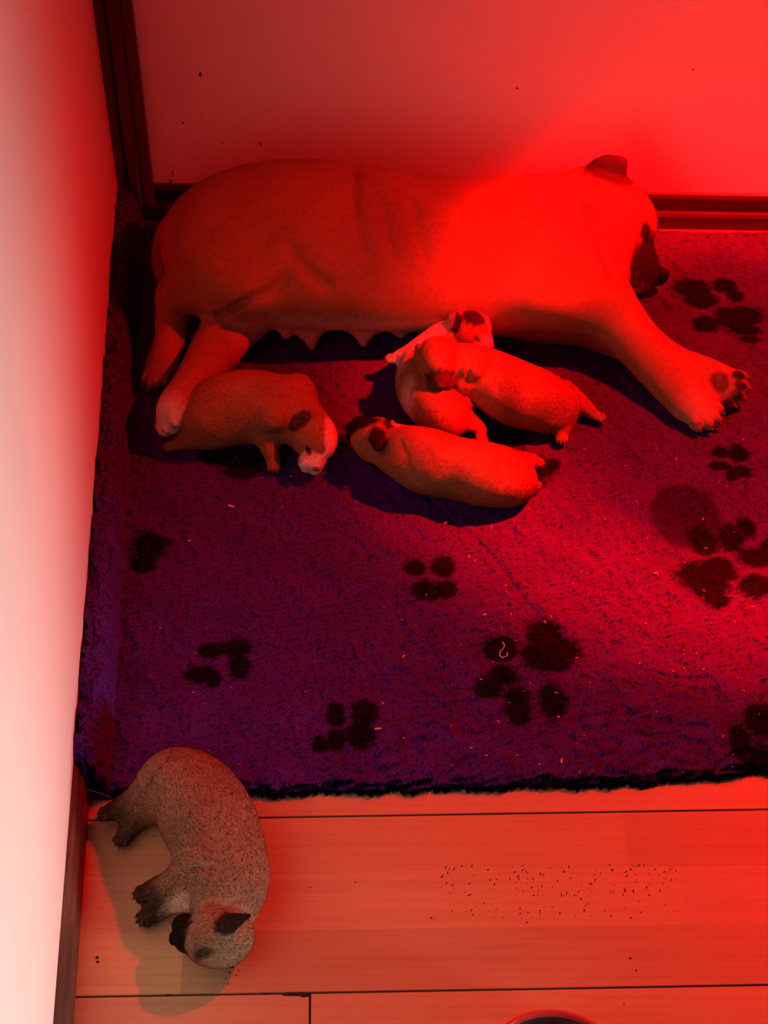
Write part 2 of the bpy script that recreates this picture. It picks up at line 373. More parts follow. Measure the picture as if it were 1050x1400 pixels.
# ------------------------------------------------------------------ implicit surfaces for the animals
class Body:
    def __init__(s): s.p = []; s.paint = []
    def cone(s, a, b, ra, rb, k=.02, sub=False, flat=None, flow=None):
        a = np.asarray(a, float); b = np.asarray(b, float)
        s.p.append(dict(t='c', a=a, b=b, ra=ra, rb=rb, k=k, sub=sub, flat=flat, flow=nrm(b-a) if flow is None else nrm(flow)))
    def ell(s, c, r, fr=None, k=.02, sub=False, flow=None):
        fr = np.eye(3) if fr is None else fr
        s.p.append(dict(t='e', c=np.asarray(c, float), r=np.asarray(r, float), fr=fr, k=k, sub=sub, flow=fr[0] if flow is None else nrm(flow)))
    def chain(s, nodes, k=.02, flat=None, sub=False, sign=1):
        """nodes [(point, radius)], smoothed through Catmull-Rom"""
        pts = [np.append(n[0], n[1]) for n in nodes]
        if len(pts) == 2: out = pts
        else:
            q = [2*pts[0]-pts[1]]+pts+[2*pts[-1]-pts[-2]]; out = []
            for i in range(1, len(q)-2):
                for t in (0, .34, .67):
                    p0, p1, p2, p3 = q[i-1:i+3]
                    out.append(.5*((2*p1)+(-p0+p2)*t+(2*p0-5*p1+4*p2-p3)*t*t+(-p0+3*p1-3*p2+p3)*t**3))
            out.append(pts[-1])
        segs = [dict(t='c', a=A[:3], b=B[:3], ra=max(A[3], .0008), rb=max(B[3], .0008), flat=flat) for A, B in zip(out[:-1], out[1:])]
        s.p.append(dict(t='s', segs=segs, k=k, sub=sub, sign=sign, flow=nrm(pts[-1][:3]-pts[0][:3])*sign))
    def dab(s, c, r, col, fr=None, soft=.35, amt=1.0):
        s.paint.append((np.asarray(c, float), np.asarray(r, float)*np.ones(3), np.eye(3) if fr is None else fr, np.asarray(col, float), soft, amt))
    def dist(s, q, X):
        if q['t'] == 's':
            D = None
            for g_ in q['segs']:
                d = s.dist(g_, X); kk = .12*g_['ra']
                if D is None: D = d
                else: hh = np.maximum(kk-np.abs(D-d), 0)/kk; D = np.minimum(D, d)-hh*hh*kk/4
            return D
        if q['t'] == 'c':
            d = X-q['a']; ab = q['b']-q['a']
            if q['flat'] is not None:
                nv, f = q['flat']; nv = np.asarray(nv, float)
                d = d+np.tensordot(d, nv, (-1, 0))[..., None]*nv*(1/f-1); ab = ab+np.dot(ab, nv)*nv*(1/f-1)
            t = np.clip(np.tensordot(d, ab, (-1, 0))/max(np.dot(ab, ab), 1e-12), 0, 1)
            D = np.linalg.norm(d-t[..., None]*ab, axis=-1)-(q['ra']+(q['rb']-q['ra'])*t)
            return D*(.8 if q['flat'] is not None else 1)
        d = np.tensordot(X-q['c'], q['fr'].T, (-1, 0)); k0 = np.linalg.norm(d/q['r'], axis=-1); k1 = np.linalg.norm(d/q['r']**2, axis=-1)+1e-9
        return k0*(k0-1)/k1
    def bb(s, q):
        if q['t'] == 's':
            b = [s.bb(g_) for g_ in q['segs']]; return np.min([v[0] for v in b], 0), np.max([v[1] for v in b], 0)
        if q['t'] == 'c': R = max(q['ra'], q['rb']); return np.minimum(q['a'], q['b'])-R, np.maximum(q['a'], q['b'])+R
        R = np.sqrt((q['fr'].T**2) @ (q['r']**2)); return q['c']-R, q['c']+R
    def build(s, h, floor=None, fk=.006, base=(.4, .22, .1)):
        B = [s.bb(q) for q in s.p if not q['sub']]
        lo = np.min([b[0] for b in B], 0)-4*h-.01; hi = np.max([b[1] for b in B], 0)+4*h+.01
        n = np.ceil((hi-lo)/h).astype(int); ax = [lo[i]+np.arange(n[i])*h for i in range(3)]
        Fd = np.full(n, .1, np.float32)
        for q in s.p:
            b0_, b1_ = s.bb(q); m = q['k']+3*h
            i0 = np.clip(((b0_-m-lo)/h).astype(int), 0, n); i1 = np.clip(((b1_+m-lo)/h).astype(int)+2, 0, n)
            if np.any(i1 <= i0): continue
            X = np.stack(np.meshgrid(*[ax[i][i0[i]:i1[i]] for i in range(3)], indexing='ij'), -1)
            d = s.dist(q, X); S_ = tuple(slice(i0[i], i1[i]) for i in range(3)); f = Fd[S_]; k = q['k']
            if q['sub']: d = -d; hh = np.maximum(k-np.abs(f-d), 0)/k; Fd[S_] = np.maximum(f, d)+hh*hh*k/4
            else: hh = np.maximum(k-np.abs(f-d), 0)/k; Fd[S_] = np.minimum(f, d)-hh*hh*k/4
        if floor is not None:
            pl = (floor-ax[2])[None, None, :]*np.ones_like(Fd); hh = np.maximum(fk-np.abs(Fd-pl), 0)/fk; Fd = np.maximum(Fd, pl)+hh*hh*fk/4
        V, Q = nets(Fd, lo, h)
        s.V = V; s.Q = Q
        # normals from the mesh, colour, flow
        best = np.full(len(V), 9.); flow = np.zeros((len(V), 3))
        for q in s.p:
            if q['sub']: continue
            for g_ in (q['segs'] if q['t'] == 's' else [q]):
                d = s.dist(g_, V); m = d < best; best[m] = d[m]
                flow[m] = q['flow'] if q['t'] != 's' else nrm(g_['b']-g_['a'])*q['sign']
        C = np.tile(np.asarray(base, float), (len(V), 1))
        C *= (1+.07*sn(V[:, 0], V[:, 1], V[:, 2], 60, 41)+.05*sn(V[:, 0], V[:, 1], V[:, 2], 240, 42))[:, None]
        wob = .09*sn(V[:, 0], V[:, 1], V[:, 2], 300, 43)+.05*sn(V[:, 0], V[:, 1], V[:, 2], 900, 44)
        for c, r, fr, col, soft, amt in s.paint:
            d = np.linalg.norm(((V-c) @ fr.T)/r, axis=1)+wob; w_ = (np.clip((1-d)/soft+.5, 0, 1)*amt)[:, None]
            C = C*(1-w_)+col*w_
        s.C = C; s.flow = flow
        return s
    def make(s, name, hairs, hl, hw, lift=.10, thin=None):
        me = mesh(name, s.V, s.Q, True); setcol(me, s.C); o = link(name, me, M_FUR)
        nv = np.zeros((len(s.V), 3)); me.vertices.foreach_get('normal', nv.ravel()) if False else None
        buf = np.zeros(len(s.V)*3, np.float32); me.vertices.foreach_get('normal', buf); nv = buf.reshape(-1, 3).astype(float)
        i = rng.integers(0, len(s.V), hairs); j = s.Q[rng.integers(0, len(s.Q), hairs)]
        wt = rng.dirichlet((1, 1, 1, 1), hairs)
        b = (s.V[j]*wt[..., None]).sum(1); nn = (nv[j]*wt[..., None]).sum(1); nn /= np.linalg.norm(nn, axis=1, keepdims=True)+1e-9
        fl_ = s.flow[j[:, 0]]+rng.normal(0, .22, (hairs, 3)); fl_ -= nn*np.sum(fl_*nn, 1, keepdims=True); fl_ /= np.linalg.norm(fl_, axis=1, keepdims=True)+1e-9
        c = (s.C[j]*wt[..., None]).sum(1)*rng.uniform(.88, 1.12, (hairs, 1))
        keep = np.ones(hairs, bool)
        if thin is not None: keep = thin(b)
        hm = hair_mesh('fur', b[keep], nn[keep], fl_[keep], hl, hw, c[keep], lift)
        tag(link('fur', hm, M_HAIR, o), kind='stuff')
        return o
def nets(Fd, lo, h):
    ins = Fd < 0; n = np.array(Fd.shape)
    c8 = [(i, j, k) for i in (0, 1) for j in (0, 1) for k in (0, 1)]
    cnt = np.zeros(n-1, np.int8)
    for i, j, k in c8: cnt += ins[i:n[0]-1+i, j:n[1]-1+j, k:n[2]-1+k]
    act = (cnt > 0) & (cnt < 8); ids = np.full(n-1, -1, np.int32); I = np.argwhere(act); ids[act] = np.arange(len(I))
    f = {c: Fd[I[:, 0]+c[0], I[:, 1]+c[1], I[:, 2]+c[2]].astype(float) for c in c8}
    acc = np.zeros((len(I), 3)); num = np.zeros(len(I))
    for a in c8:
        for ax in range(3):
            if a[ax] == 0:
                b = list(a); b[ax] = 1; b = tuple(b); fa, fb = f[a], f[b]; m = (fa < 0) != (fb < 0)
                t = np.where(m, fa/np.where(m, fa-fb, 1), 0); p = np.tile(np.array(a, float), (len(I), 1)); p[:, ax] += t
                acc += p*m[:, None]; num += m
    V = lo+(I+acc/num[:, None])*h; Q = []
    for ax in range(3):
        o1, o2 = [(1, 2), (2, 0), (0, 1)][ax]
        sl0 = [slice(None)]*3; sl1 = [slice(None)]*3; sl0[ax] = slice(0, n[ax]-1); sl1[ax] = slice(1, n[ax])
        A = ins[tuple(sl0)]; Bm = ins[tuple(sl1)]; E = np.argwhere(A != Bm)
        E = E[(E[:, o1] > 0) & (E[:, o2] > 0) & (E[:, o1] < n[o1]-1) & (E[:, o2] < n[o2]-1)]
        def g(d1, d2):
            e = E.copy(); e[:, o1] -= d1; e[:, o2] -= d2; return ids[e[:, 0], e[:, 1], e[:, 2]]
        q = np.stack([g(1, 1), g(0, 1), g(0, 0), g(1, 0)], 1); fl_ = ~A[E[:, 0], E[:, 1], E[:, 2]]
        q[fl_] = q[fl_][:, ::-1]; Q.append(q[(q >= 0).all(1)])
    return V, np.concatenate(Q)
def frame(fwd, up):
    f = nrm(fwd); u_ = np.asarray(up, float); u_ = nrm(u_-f*np.dot(u_, f)); return np.stack([f, np.cross(u_, f), u_])   # rows: forward, left, up
BLK = (.006, .0045, .004); FAWN = (.27, .125, .052); WHITE = (.78, .66, .55); PINK = (.55, .26, .2)
CLAWS = []
def claw(parent, c, d, L, r):
    d = nrm(d); a = nrm(np.cross(d, [0, 0, 1.])+1e-6); b = np.cross(a, d); V = []; Fc = []; m = 6
    for ring, (t, rr) in enumerate(((0, 1.), (.5, .75))):
        for k in range(m): an_ = 6.283*k/m; V.append(c+d*L*t+(a*math.cos(an_)+b*math.sin(an_))*r*rr)
    V.append(c+d*L-np.array([0, 0, L*.25])); V.append(c)
    for k in range(m):
        k2 = (k+1) % m; Fc += [(k, k2, m+k2), (k, m+k2, m+k), (m+k, m+k2, 2*m), (k2, k, 2*m+1)]
    link('claw', mesh('claw', V, Fc, True), M_CLAW, parent)
def paw(B, c, fwd, up, s, pads=False, tip=FAWN, dark=False, claws=True):
    """s = half width of the paw"""
    fr = frame(fwd, up); T = lambda x, y, z: c+fr[0]*x*s+fr[1]*y*s+fr[2]*z*s
    B.ell(T(0, 0, 0), (1.0*s, .85*s, .62*s), fr, k=s*.5, flow=fr[0])
    for y, x in ((-.60, .55), (-.21, .82), (.21, .82), (.60, .55)):
        B.ell(T(x, y, -.08), (.52*s, .235*s, .42*s), frame(fr[0]+fr[1]*y*.3, fr[2]), k=s*.06, flow=fr[0])
        if claws: CLAWS.append((T(x+.42, y*1.15, -.12), fr[0]-fr[2]*.35, min(s*.34, .0055), s*.08))
        if pads: B.ell(T(x+.05, y, -.40), (.26*s, .19*s, .16*s), fr, k=s*.05); B.dab(T(x+.08, y, -.5), (.34*s, .24*s, .26*s), (.012, .007, .006), fr, .3)
    if pads: B.ell(T(0, 0, -.5), (.42*s, .45*s, .22*s), fr, k=s*.08); B.dab(T(0, 0, -.62), (.45*s, .48*s, .28*s), (.012, .007, .006), fr, .3)
def pup_head(B, c, fwd, up, s, mask=1., ears=(1, 1), white=False, earcol=BLK, ed=(.45, -.75), ep=(-.42, .22), el=.80, es=1.):
    """newborn head, s = half length of the skull"""
    fr = frame(fwd, up); T = lambda x, y, z: np.asarray(c)+fr[0]*x*s+fr[1]*y*s+fr[2]*z*s; bk = -fr[0]
    R = lambda *r: np.array(r)*s
    B.ell(T(0, 0, 0), R(1.0, .92, .88), fr, .2*s, flow=bk)
    B.ell(T(.35, 0, .12), R(.72, .66, .66), fr, .2*s, flow=bk)            # forehead
    for y in (-1, 1): B.ell(T(.18, .5*y, -.28), R(.55, .42, .48), fr, .2*s, flow=bk)   # cheeks
    B.ell(T(.94, 0, -.20), R(.50, .54, .50), fr, .12*s, flow=bk)          # muzzle
    for y in (-1, 1):
        B.ell(T(1.06, .27*y, -.36), R(.38, .32, .36), fr, .06*s, flow=bk) # lips
    B.ell(T(.98, 0, -.68), R(.36, .30, .16), fr, .05*s, flow=bk)          # chin
    B.ell(T(1.44, 0, -.10), R(.10, .20, .14), fr, .05*s, flow=bk)         # nose
    for y in (-1, 1):
        B.ell(T(1.53, .09*y, -.10), R(.07, .05, .05), fr, .03*s, sub=True)
        B.chain([(T(.62, .64*y, .06), .04*s), (T(.72, .54*y, .02), .07*s), (T(.86, .42*y, .08), .04*s)], .05*s, sub=True)   # shut eye
        B.chain([(T(1.38, .14*y, -.50), .025*s), (T(1.1, .40*y, -.55), .03*s), (T(.8, .48*y, -.48), .03*s)], .05*s, sub=True)  # mouth
        B.chain([(T(.86, 0, .22), .03*s), (T(.80, .2*y, .14), .03*s)], .08*s, sub=True)    # fold over the nose
        if ears[0 if y < 0 else 1]:
            e = T(ep[0], el*y, ep[1]); ef = frame(fr[0]*ed[0]+fr[2]*ed[1]+fr[1]*y*.30, fr[1]*y+fr[2]*.35)
            B.cone(e, e+ef[0]*.50*s*es+ef[2]*.06*s, .30*s*es, .10*s, .05*s, flat=(ef[2], .42), flow=ef[0])
            B.ell(e+ef[0]*.30*s+ef[2]*.17*s, R(.22, .13, .07), ef, .05*s, sub=True)
            B.dab(e+ef[0]*.24*s+ef[2]*.1*s, R(.58*es, .36*es, .24), earcol, ef, .3, .95)
    if mask:
        B.dab(T(1.16, 0, -.26), R(.60, .80, .80), BLK, fr, .3, mask)
        for y in (-1, 1): B.dab(T(.80, .46*y, .0), R(.30, .22, .13), BLK, fr, .5, .9*mask)
    if white:
        B.dab(T(1.15, 0, -.25), R(.55, .62, .6), WHITE, fr, .3, 1); B.dab(T(.5, 0, .7), R(.8, .16, .5), WHITE, fr, .3, 1)
        for y in (-1, 1): B.dab(T(.82, .46*y, .0), R(.28, .20, .12), (.03, .015, .01), fr, .5, .9)
        B.dab(T(1.5, 0, -.1), R(.16, .2, .16), (.3, .14, .1), fr, .3, 1)
    return fr, T
def finish(B, name, h, hairs, hl, hw, floor, label, cat, group=None, lift=.22, base=FAWN):
    B.build(h, floor, base=base); o = B.make(name, hairs, hl, hw, lift); tag(o, label, cat, group)
    for a in CLAWS: claw(o, *a)
    CLAWS.clear(); return o
exec_parts = True
ZR = .0145                         # top of the rug

# ------------------------------------------------------------------ mother dog
Zv = np.array([0, 0, 1.]); FL = (Zv, .70)
B = Body()
def n_(px, py, z, r): return (P(px, py, z+ZR-.0), r)
B.chain([n_(312, 330, .090, .082), n_(340, 328, .100, .112), n_(400, 331, .102, .129), n_(480, 337, .098, .126), n_(560, 344, .090, .120), n_(640, 349, .086, .118), n_(700, 350, .084, .118), n_(750, 344, .080, .108)], .03, FL, sign=-1)
B.chain([n_(735, 338, .085, .100), n_(782, 316, .088, .078), n_(812, 300, .092, .062)], .03, (Zv, .85), sign=-1)
B.ell(P(735, 375, .12), (.078, .064, .045), frame((.8, -.6, 0), Zv), .03)             # shoulder
B.ell(P(308, 345, .125), (.070, .078, .056), frame((1, -.3, 0), Zv), .03)             # thigh
B.ell(P(330, 385, .125), (.058, .048, .042), frame((1, -.3, 0), Zv), .025)
# upper hind leg: stifle, hock, foot
B.chain([n_(318, 386, .100, .045), n_(278, 396, .080, .034), n_(244, 408, .062, .0255), n_(235, 434, .050, .0215), n_(232, 465, .038, .0200), n_(224, 492, .028, .020)], .018)
B.ell(P(238, 402, .075), (.022, .018, .018), None, .02)
paw(B, P(217, 506, .034), (-.25, -1, -.1), (-.2, -.1, 1), .023)
# lower hind leg
B.chain([n_(345, 410, .045, .046), n_(322, 440, .04, .038), n_(296, 474, .036, .032), n_(274, 508, .042, .0265), n_(256, 536, .050, .0245), n_(244, 556, .050, .025)], .015)
B.ell(P(300, 486, .040), (.02, .016, .018), None, .02)
paw(B, P(238, 560, .056), (-.38, -1, -.25), (-.75, .1, .7), .029, pads=True)
B.dab(P(230, 574, .06), (.025, .035, .03), WHITE, None, .6, .7)
# tail
B.chain([n_(262, 300, .09, .024), n_(237, 312, .08, .019), n_(222, 338, .055, .014), n_(220, 366, .035, .012), n_(226, 392, .022, .009)], .012)
# belly and teats
for px, py, z, r in ((345, 418, .085, .040), (372, 426, .055, .036), (412, 434, .055, .042), (455, 430, .06, .036), (500, 436, .05, .040), (548, 430, .06, .038), (590, 425, .06, .036)):
    B.ell(P(px, py-14, z), (r*.98, r*.85, r*.85), None, .016)
for px, py, dx, dy, z in ((326, 440, -2, 8, .075), (345, 432, 4, 6, .05), (392, 452, -1, 10, .05), (424, 464, 2, 12, .035), (497, 462, 0, 10, .035), (548, 452, 0, 8, .04)):
    a = P(px, py-12, z+.006); b = P(px+dx, py+dy-3, z-.008); B.cone(a-np.array([0, 0, .0]), b, .0190, .0060, .012); B.dab(b, .012, PINK, None, .6, .6)
B.dab(P(330, 440, .07), (.05, .02, .03), PINK, None, .7, .4)
for px in (372, 412, 455, 500, 548): B.dab(P(px, 444, .05), (.06, .06, .05), (.60, .32, .22), None, .9, .8)
# upper foreleg
B.chain([n_(765, 372, .105, .070), n_(806, 398, .092, .050), n_(842, 434, .070, .036), n_(875, 472, .050, .0305), n_(900, 502, .036, .029), n_(922, 527, .026, .028), n_(940, 545, .020, .027)], .03)
B.ell(P(789, 418, .09), (.03, .025, .025), None, .03)    # elbow
paw(B, P(950, 554, .034), (.62, -.75, -.1), (.1, -.3, 1), .031)
B.ell(P(905, 528, .03), (.010, .009, .009), None, .012)  # dew pad
# lower foreleg under it, paw turned up
B.chain([n_(745, 425, .035, .040), n_(800, 440, .028, .034), n_(860, 468, .026, .027), n_(915, 498, .028, .025), n_(955, 512, .028, .026)], .025)
paw(B, P(984, 524, .042), (.88, -.40, -.1), (.12, .70, -.68), .030, pads=True)
# throat, brisket, skin folds
B.ell(P(705, 418, .05), (.08, .036, .036), frame((1, -.2, 0), Zv), .03)
B.chain([n_(802, 264, .118, .010), n_(818, 300, .130, .011), n_(834, 340, .112, .012), n_(848, 376, .085, .012)], .014)
B.chain([n_(778, 275, .130, .008), n_(800, 315, .136, .009), n_(820, 362, .11, .009)], .016)
B.ell(P(830, 352, .065), (.030, .032, .036), None, .02)
# head
hc = P(824, 290, .112); hf = P(881, 356, .064)-hc; i0 = len(B.p); j0 = len(B.paint)
fr = frame(hf, (.62, .62, .30)); T = lambda x, y, z: hc+fr[0]*x+fr[1]*y+fr[2]*z; bk = -fr[0]
vis = 1 if fr[1][2] > 0 else -1                     # which side of the face looks up
B.ell(T(0, 0, 0), (.066, .058, .055), fr, .03, flow=bk); B.ell(T(.03, 0, .015), (.045, .045, .042), fr, .02, flow=bk)
for y in (-1, 1):
    B.ell(T(.010, y*.034, -.022), (.046, .034, .040), fr, .02, flow=bk)
    B.ell(T(.044, y*.026, .026), (.020, .018, .014), fr, .014, flow=bk)
    B.ell(T(.086, y*.024, -.038), (.038, .018, .032), fr, .010, flow=bk)
    B.ell(T(.060, y*.043, .008), (.0095, .006, .008), fr, .004, sub=True); B.ell(T(.058, y*.039, .008), (.008, .008, .008), fr, .002)
    B.dab(T(.060, y*.045, .008), (.017, .014, .012), BLK, fr, .4, .95)
B.ell(T(.080, 0, -.014), (.044, .036, .032), fr, .02, flow=bk); B.ell(T(.076, 0, -.060), (.036, .026, .017), fr, .008, flow=bk)
B.ell(T(.122, 0, .002), (.012, .019, .014), fr, .006)
for y in (-1, 1):
    B.ell(T(.134, y*.009, .002), (.007, .005, .005), fr, .003, sub=True)
    B.chain([(T(.120, y*.012, -.050), .003), (T(.090, y*.036, -.060), .003), (T(.055, y*.042, -.052), .003)], .006, sub=True)
    B.chain([(T(.062, y*.006, .030), .003), (T(.052, y*.032, -.004), .003), (T(.056, y*.044, -.03), .003)], .008, sub=True)
B.dab(T(.090, 0, -.02), (.050, .060, .062), BLK, fr, .3, .97); B.dab(T(.10, 0, .022), (.035, .012, .02), WHITE, fr, .4, .85); B.dab(T(.095, .0, -.066), (.03, .032, .014), WHITE, fr, .4, .8)
B.dab(T(.125, 0, .002), (.016, .022, .018), BLK, fr, .3, 1)
HS = .98
def shrink(q):
    if q['t'] == 's':
        for g_ in q['segs']: shrink(g_)
    elif q['t'] == 'c': q['a'] = hc+(q['a']-hc)*HS; q['b'] = hc+(q['b']-hc)*HS; q['ra'] *= HS; q['rb'] *= HS
    else: q['c'] = hc+(q['c']-hc)*HS; q['r'] = q['r']*HS
for q in B.p[i0:]: shrink(q)
for i in range(j0, len(B.paint)): c_, r_, *z_ = B.paint[i]; B.paint[i] = (hc+(c_-hc)*HS, r_*HS, *z_)
# ears
e0 = P(818, 254, .148); e1 = P(849, 224, .185); ev = nrm(np.cross(e1-e0, [0.1, -1, .75])); en = nrm(np.cross(e1-e0, ev))
B.chain([(e0, .029), (e0*.5+e1*.5+np.array([-.004, 0, .006]), .024), (e1, .010)], .006, (en, .30))
B.cone(P(846, 226, .183), P(848, 244, .162), .009, .012, .005, flat=(en, .3))
B.cone(P(847, 226, .185), P(855, 217, .19), .009, .003, .006, flat=(en, .4))
B.dab(P(838, 232, .172), (.044, .036, .034), (.03, .016, .012), None, .35, .95)
far = T(-.01, -vis*.052, .045); B.cone(far, far+fr[0]*.02+fr[2]*.03, .018, .008, .01, flat=(fr[0], .4)); B.dab(far+fr[2]*.02, .025, BLK, None, .4, .9)
# shallow muscle and rib relief
def groove(pts, r, deep):
    """a shallow crease that follows the surface: tube laid so that only its lowest part bites"""
    out = []
    for px, py, z in pts:
        q = P(px, py, z+ZR); o_ = np.array([0, 0, H]); d_ = nrm(q-o_); t_ = np.linalg.norm(q-o_)-.15
        for _ in range(60):
            X_ = (o_+d_*t_)[None]; v_ = min(float(B.dist(k_, X_)[0]) for k_ in B.p if not k_['sub'])
            if v_ < .0005: break
            t_ += v_*.8
        out.append((o_+d_*(t_-r+deep), r))
    B.chain(out, r*.9, sub=True)
for px in (490, 528, 570): groove([(px-4, 275, .17), (px, 312, .17), (px+12, 350, .17)], .008, .0012)
groove([(396, 335, .17), (410, 360, .17), (445, 392, .14)], .010, .0035)
groove([(300, 428, .11), (340, 412, .12), (375, 396, .12), (392, 372, .14)], .007, .004)
groove([(802, 285, .14), (816, 330, .12), (838, 378, .09)], .006, .003)
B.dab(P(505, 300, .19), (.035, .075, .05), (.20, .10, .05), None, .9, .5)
B.dab(P(280, 300, .15), (.06, .06, .1), (.30, .15, .07), None, .9, .4)
for c_, r_ in ((P(955, 560, .03), .03), (P(985, 528, .03), .03)): B.dab(c_, r_, (.55, .38, .26), None, .7, .5)
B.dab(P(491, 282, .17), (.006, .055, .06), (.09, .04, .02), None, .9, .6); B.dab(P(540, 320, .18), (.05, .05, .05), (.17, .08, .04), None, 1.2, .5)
B.dab(T(.100, 0, .030), (.030, .016, .022), WHITE, fr, .5, .95); B.dab(T(.085, vis*.020, -.072), (.045, .03, .016), WHITE, fr, .5, .8)
mother = finish(B, 'mother_dog', .0042, 120000, .0040, .00045, ZR-.003, 'large fawn mother dog with a black muzzle lying on her side along the back wall', 'dog', lift=.06, base=(.27, .115, .048))

# ------------------------------------------------------------------ puppies
def crs(a, r=.0032, deep=-.0001): groove([(x_, y_, z_) for x_, y_, z_ in a], r, deep)
def g(px, py, z, r): return (P(px, py, z), r)
PG = None
# puppy under the mother's hind paw, head to the right
B = Body(); z0 = ZR
B.chain([g(276, 572, z0+.035, .030), g(300, 562, z0+.042, .043), g(340, 556, z0+.044, .046), g(380, 560, z0+.044, .042), g(408, 574, z0+.040, .033), g(424, 590, z0+.038, .028)], .010, sign=-1)
B.ell(P(407, 541, z0+.052), (.024, .032, .026), None, .012); B.ell(P(290, 578, z0+.035), (.034, .030, .028), None, .012)
B.chain([g(292, 586, z0+.026, .024), g(268, 596, z0+.018, .016), g(248, 604, z0+.014, .011)], .012); paw(B, P(236, 609, z0+.011), (-1, -.35, 0), Zv, .0095)
B.chain([g(256, 560, z0+.03, .014), g(246, 575, z0+.016, .008), g(240, 588, z0+.008, .004)], .012)
B.chain([g(362, 580, z0+.036, .019), g(364, 600, z0+.026, .013), g(372, 622, z0+.014, .0105)], .012); paw(B, P(374, 633, z0+.010), (.12, -1, 0), Zv, .0105)
crs([(350, 572, .06), (360, 580, .05), (376, 584, .04)], .0035, .0006); B.ell(P(372, 566, z0+.062), (.024, .026, .020), None, .007); B.ell(P(284, 570, z0+.048), (.030, .028, .026), None, .007)
f_, T_ = pup_head(B, P(431, 598, z0+.036), (.10, -1, -.22), (.72, .10, .62), .0315, mask=0, white=True, earcol=(.05, .02, .015))
B.dab(P(455, 592, z0+.05), (.010, .04, .03), WHITE, None, .5, .9)
finish(B, 'puppy', .0018, 36000, .0032, .00034, ZR-.002, 'fawn puppy with white muzzle asleep by the mother’s hind paw', 'puppy', 'sleeping puppies')

# puppy on the laminate
B = Body(); z0 = 0
FLP = (Zv, .88)
B.chain([g(243, 1060, z0+.036, .030), g(262, 1082, z0+.040, .043), g(284, 1120, z0+.041, .0475), g(302, 1165, z0+.040, .044), g(312, 1205, z0+.038, .040), g(306, 1240, z0+.034, .032)], .010, FLP, sign=-1)
B.ell(P(238, 1068, z0+.040), (.034, .030, .030), None, .012)
B.chain([g(228, 1072, z0+.036, .026), g(200, 1088, z0+.030, .019), g(178, 1098, z0+.026, .0135), g(160, 1106, z0+.022, .0105)], .016); paw(B, P(151, 1110, z0+.020), (-1, -.25, -.1), (0, 0, 1), .0105)
B.chain([g(235, 1100, z0+.026, .024), g(208, 1106, z0+.018, .015), g(186, 1122, z0+.014, .0115), g(176, 1134, z0+.012, .010)], .014); paw(B, P(170, 1142, z0+.011), (-.55, -1, 0), (0, 0, 1), .0105)
B.chain([g(275, 1192, z0+.046, .025), g(246, 1206, z0+.036, .0175), g(222, 1214, z0+.026, .0135), g(210, 1218, z0+.022, .0115)], .016); paw(B, P(202, 1220, z0+.020), (-1, -.15, -.15), (0, 0, 1), .0115)
B.chain([g(275, 1222, z0+.022, .018), g(246, 1230, z0+.014, .0125), g(224, 1238, z0+.012, .0105), g(214, 1246, z0+.011, .010)], .014); paw(B, P(205, 1250, z0+.011), (-.75, -.7, 0), (0, 0, 1), .0115)
for c_, r_ in ((P(158, 1106, .02), .022), (P(172, 1138, .012), .020), (P(203, 1220, .02), .020), (P(206, 1249, .012), .022)): B.dab(c_, r_, (.045, .025, .018), None, .8, .92)
B.dab(P(190, 1128, .015), (.03, .02, .02), (.16, .09, .05), None, .9, .6)
pup_head(B, P(301, 1281, z0+.036), (-1, -.04, -.10), (.02, -.92, .42), .034, mask=1, ears=(1, 0), ed=(-.80, .10), ep=(-.42, .42), el=.72, es=1.25)
B.dab(P(270, 1236, z0+.02), (.034, .013, .03), WHITE, frame((1, .35, 0), Zv), .5, .95)
B.dab(P(348, 1255, z0+.02), (.006, .02, .012), WHITE, None, .5, .8)
B.dab(P(318, 1130, .05), (.025, .06, .05), (.22, .13, .08), None, 1.2, .45)
for a in (((262, 1192, .075), (285, 1183, .083), (310, 1186, .08)), ((292, 1248, .062), (315, 1232, .07), (335, 1228, .06)), ((222, 1088, .062), (236, 1100, .06), (246, 1112, .05))):
    crs(a)
B.chain([g(232, 1052, .035, .010), g(222, 1062, .026, .007), g(214, 1074, .02, .004)], .01)
B.dab(P(275, 1299, .055), (.012, .0035, .02), BLK, None, .6, .8)
pupD = finish(B, 'puppy', .0016, 80000, .0040, .00026, .0, 'greyish fawn puppy with black muzzle curled on the laminate off the rug', 'puppy', 'sleeping puppies', base=(.25, .150, .085))

# lower of the huddled three, lying with its back to the camera
B = Body(); z0 = ZR
B.chain([g(520, 604, z0+.034, .025), g(545, 616, z0+.036, .032), g(582, 630, z0+.040, .040), g(622, 640, z0+.038, .0375), g(660, 648, z0+.040, .039), g(692, 654, z0+.036, .034), g(708, 658, z0+.030, .024)], .010, sign=1)
B.chain([g(700, 640, z0+.030, .020), g(716, 635, z0+.022, .013), g(726, 632, z0+.016, .010)], .012); paw(B, P(732, 632, z0+.012), (1, .1, 0), Zv, .009)
B.chain([g(700, 668, z0+.024, .018), g(714, 668, z0+.018, .012), g(722, 666, z0+.014, .009)], .012); paw(B, P(729, 664, z0+.011), (1, .3, 0), Zv, .009)
B.chain([g(712, 648, z0+.035, .008), g(722, 652, z0+.028, .006), g(726, 660, z0+.02, .0035)], .008)
B.chain([g(548, 632, z0+.046, .020), g(562, 646, z0+.036, .015), g(575, 656, z0+.028, .011)], .007); paw(B, P(583, 661, z0+.024), (1, -.35, 0), Zv, .0095)
B.ell(P(562, 612, z0+.056), (.028, .024, .022), None, .008); B.ell(P(684, 640, z0+.048), (.027, .026, .024), None, .007)
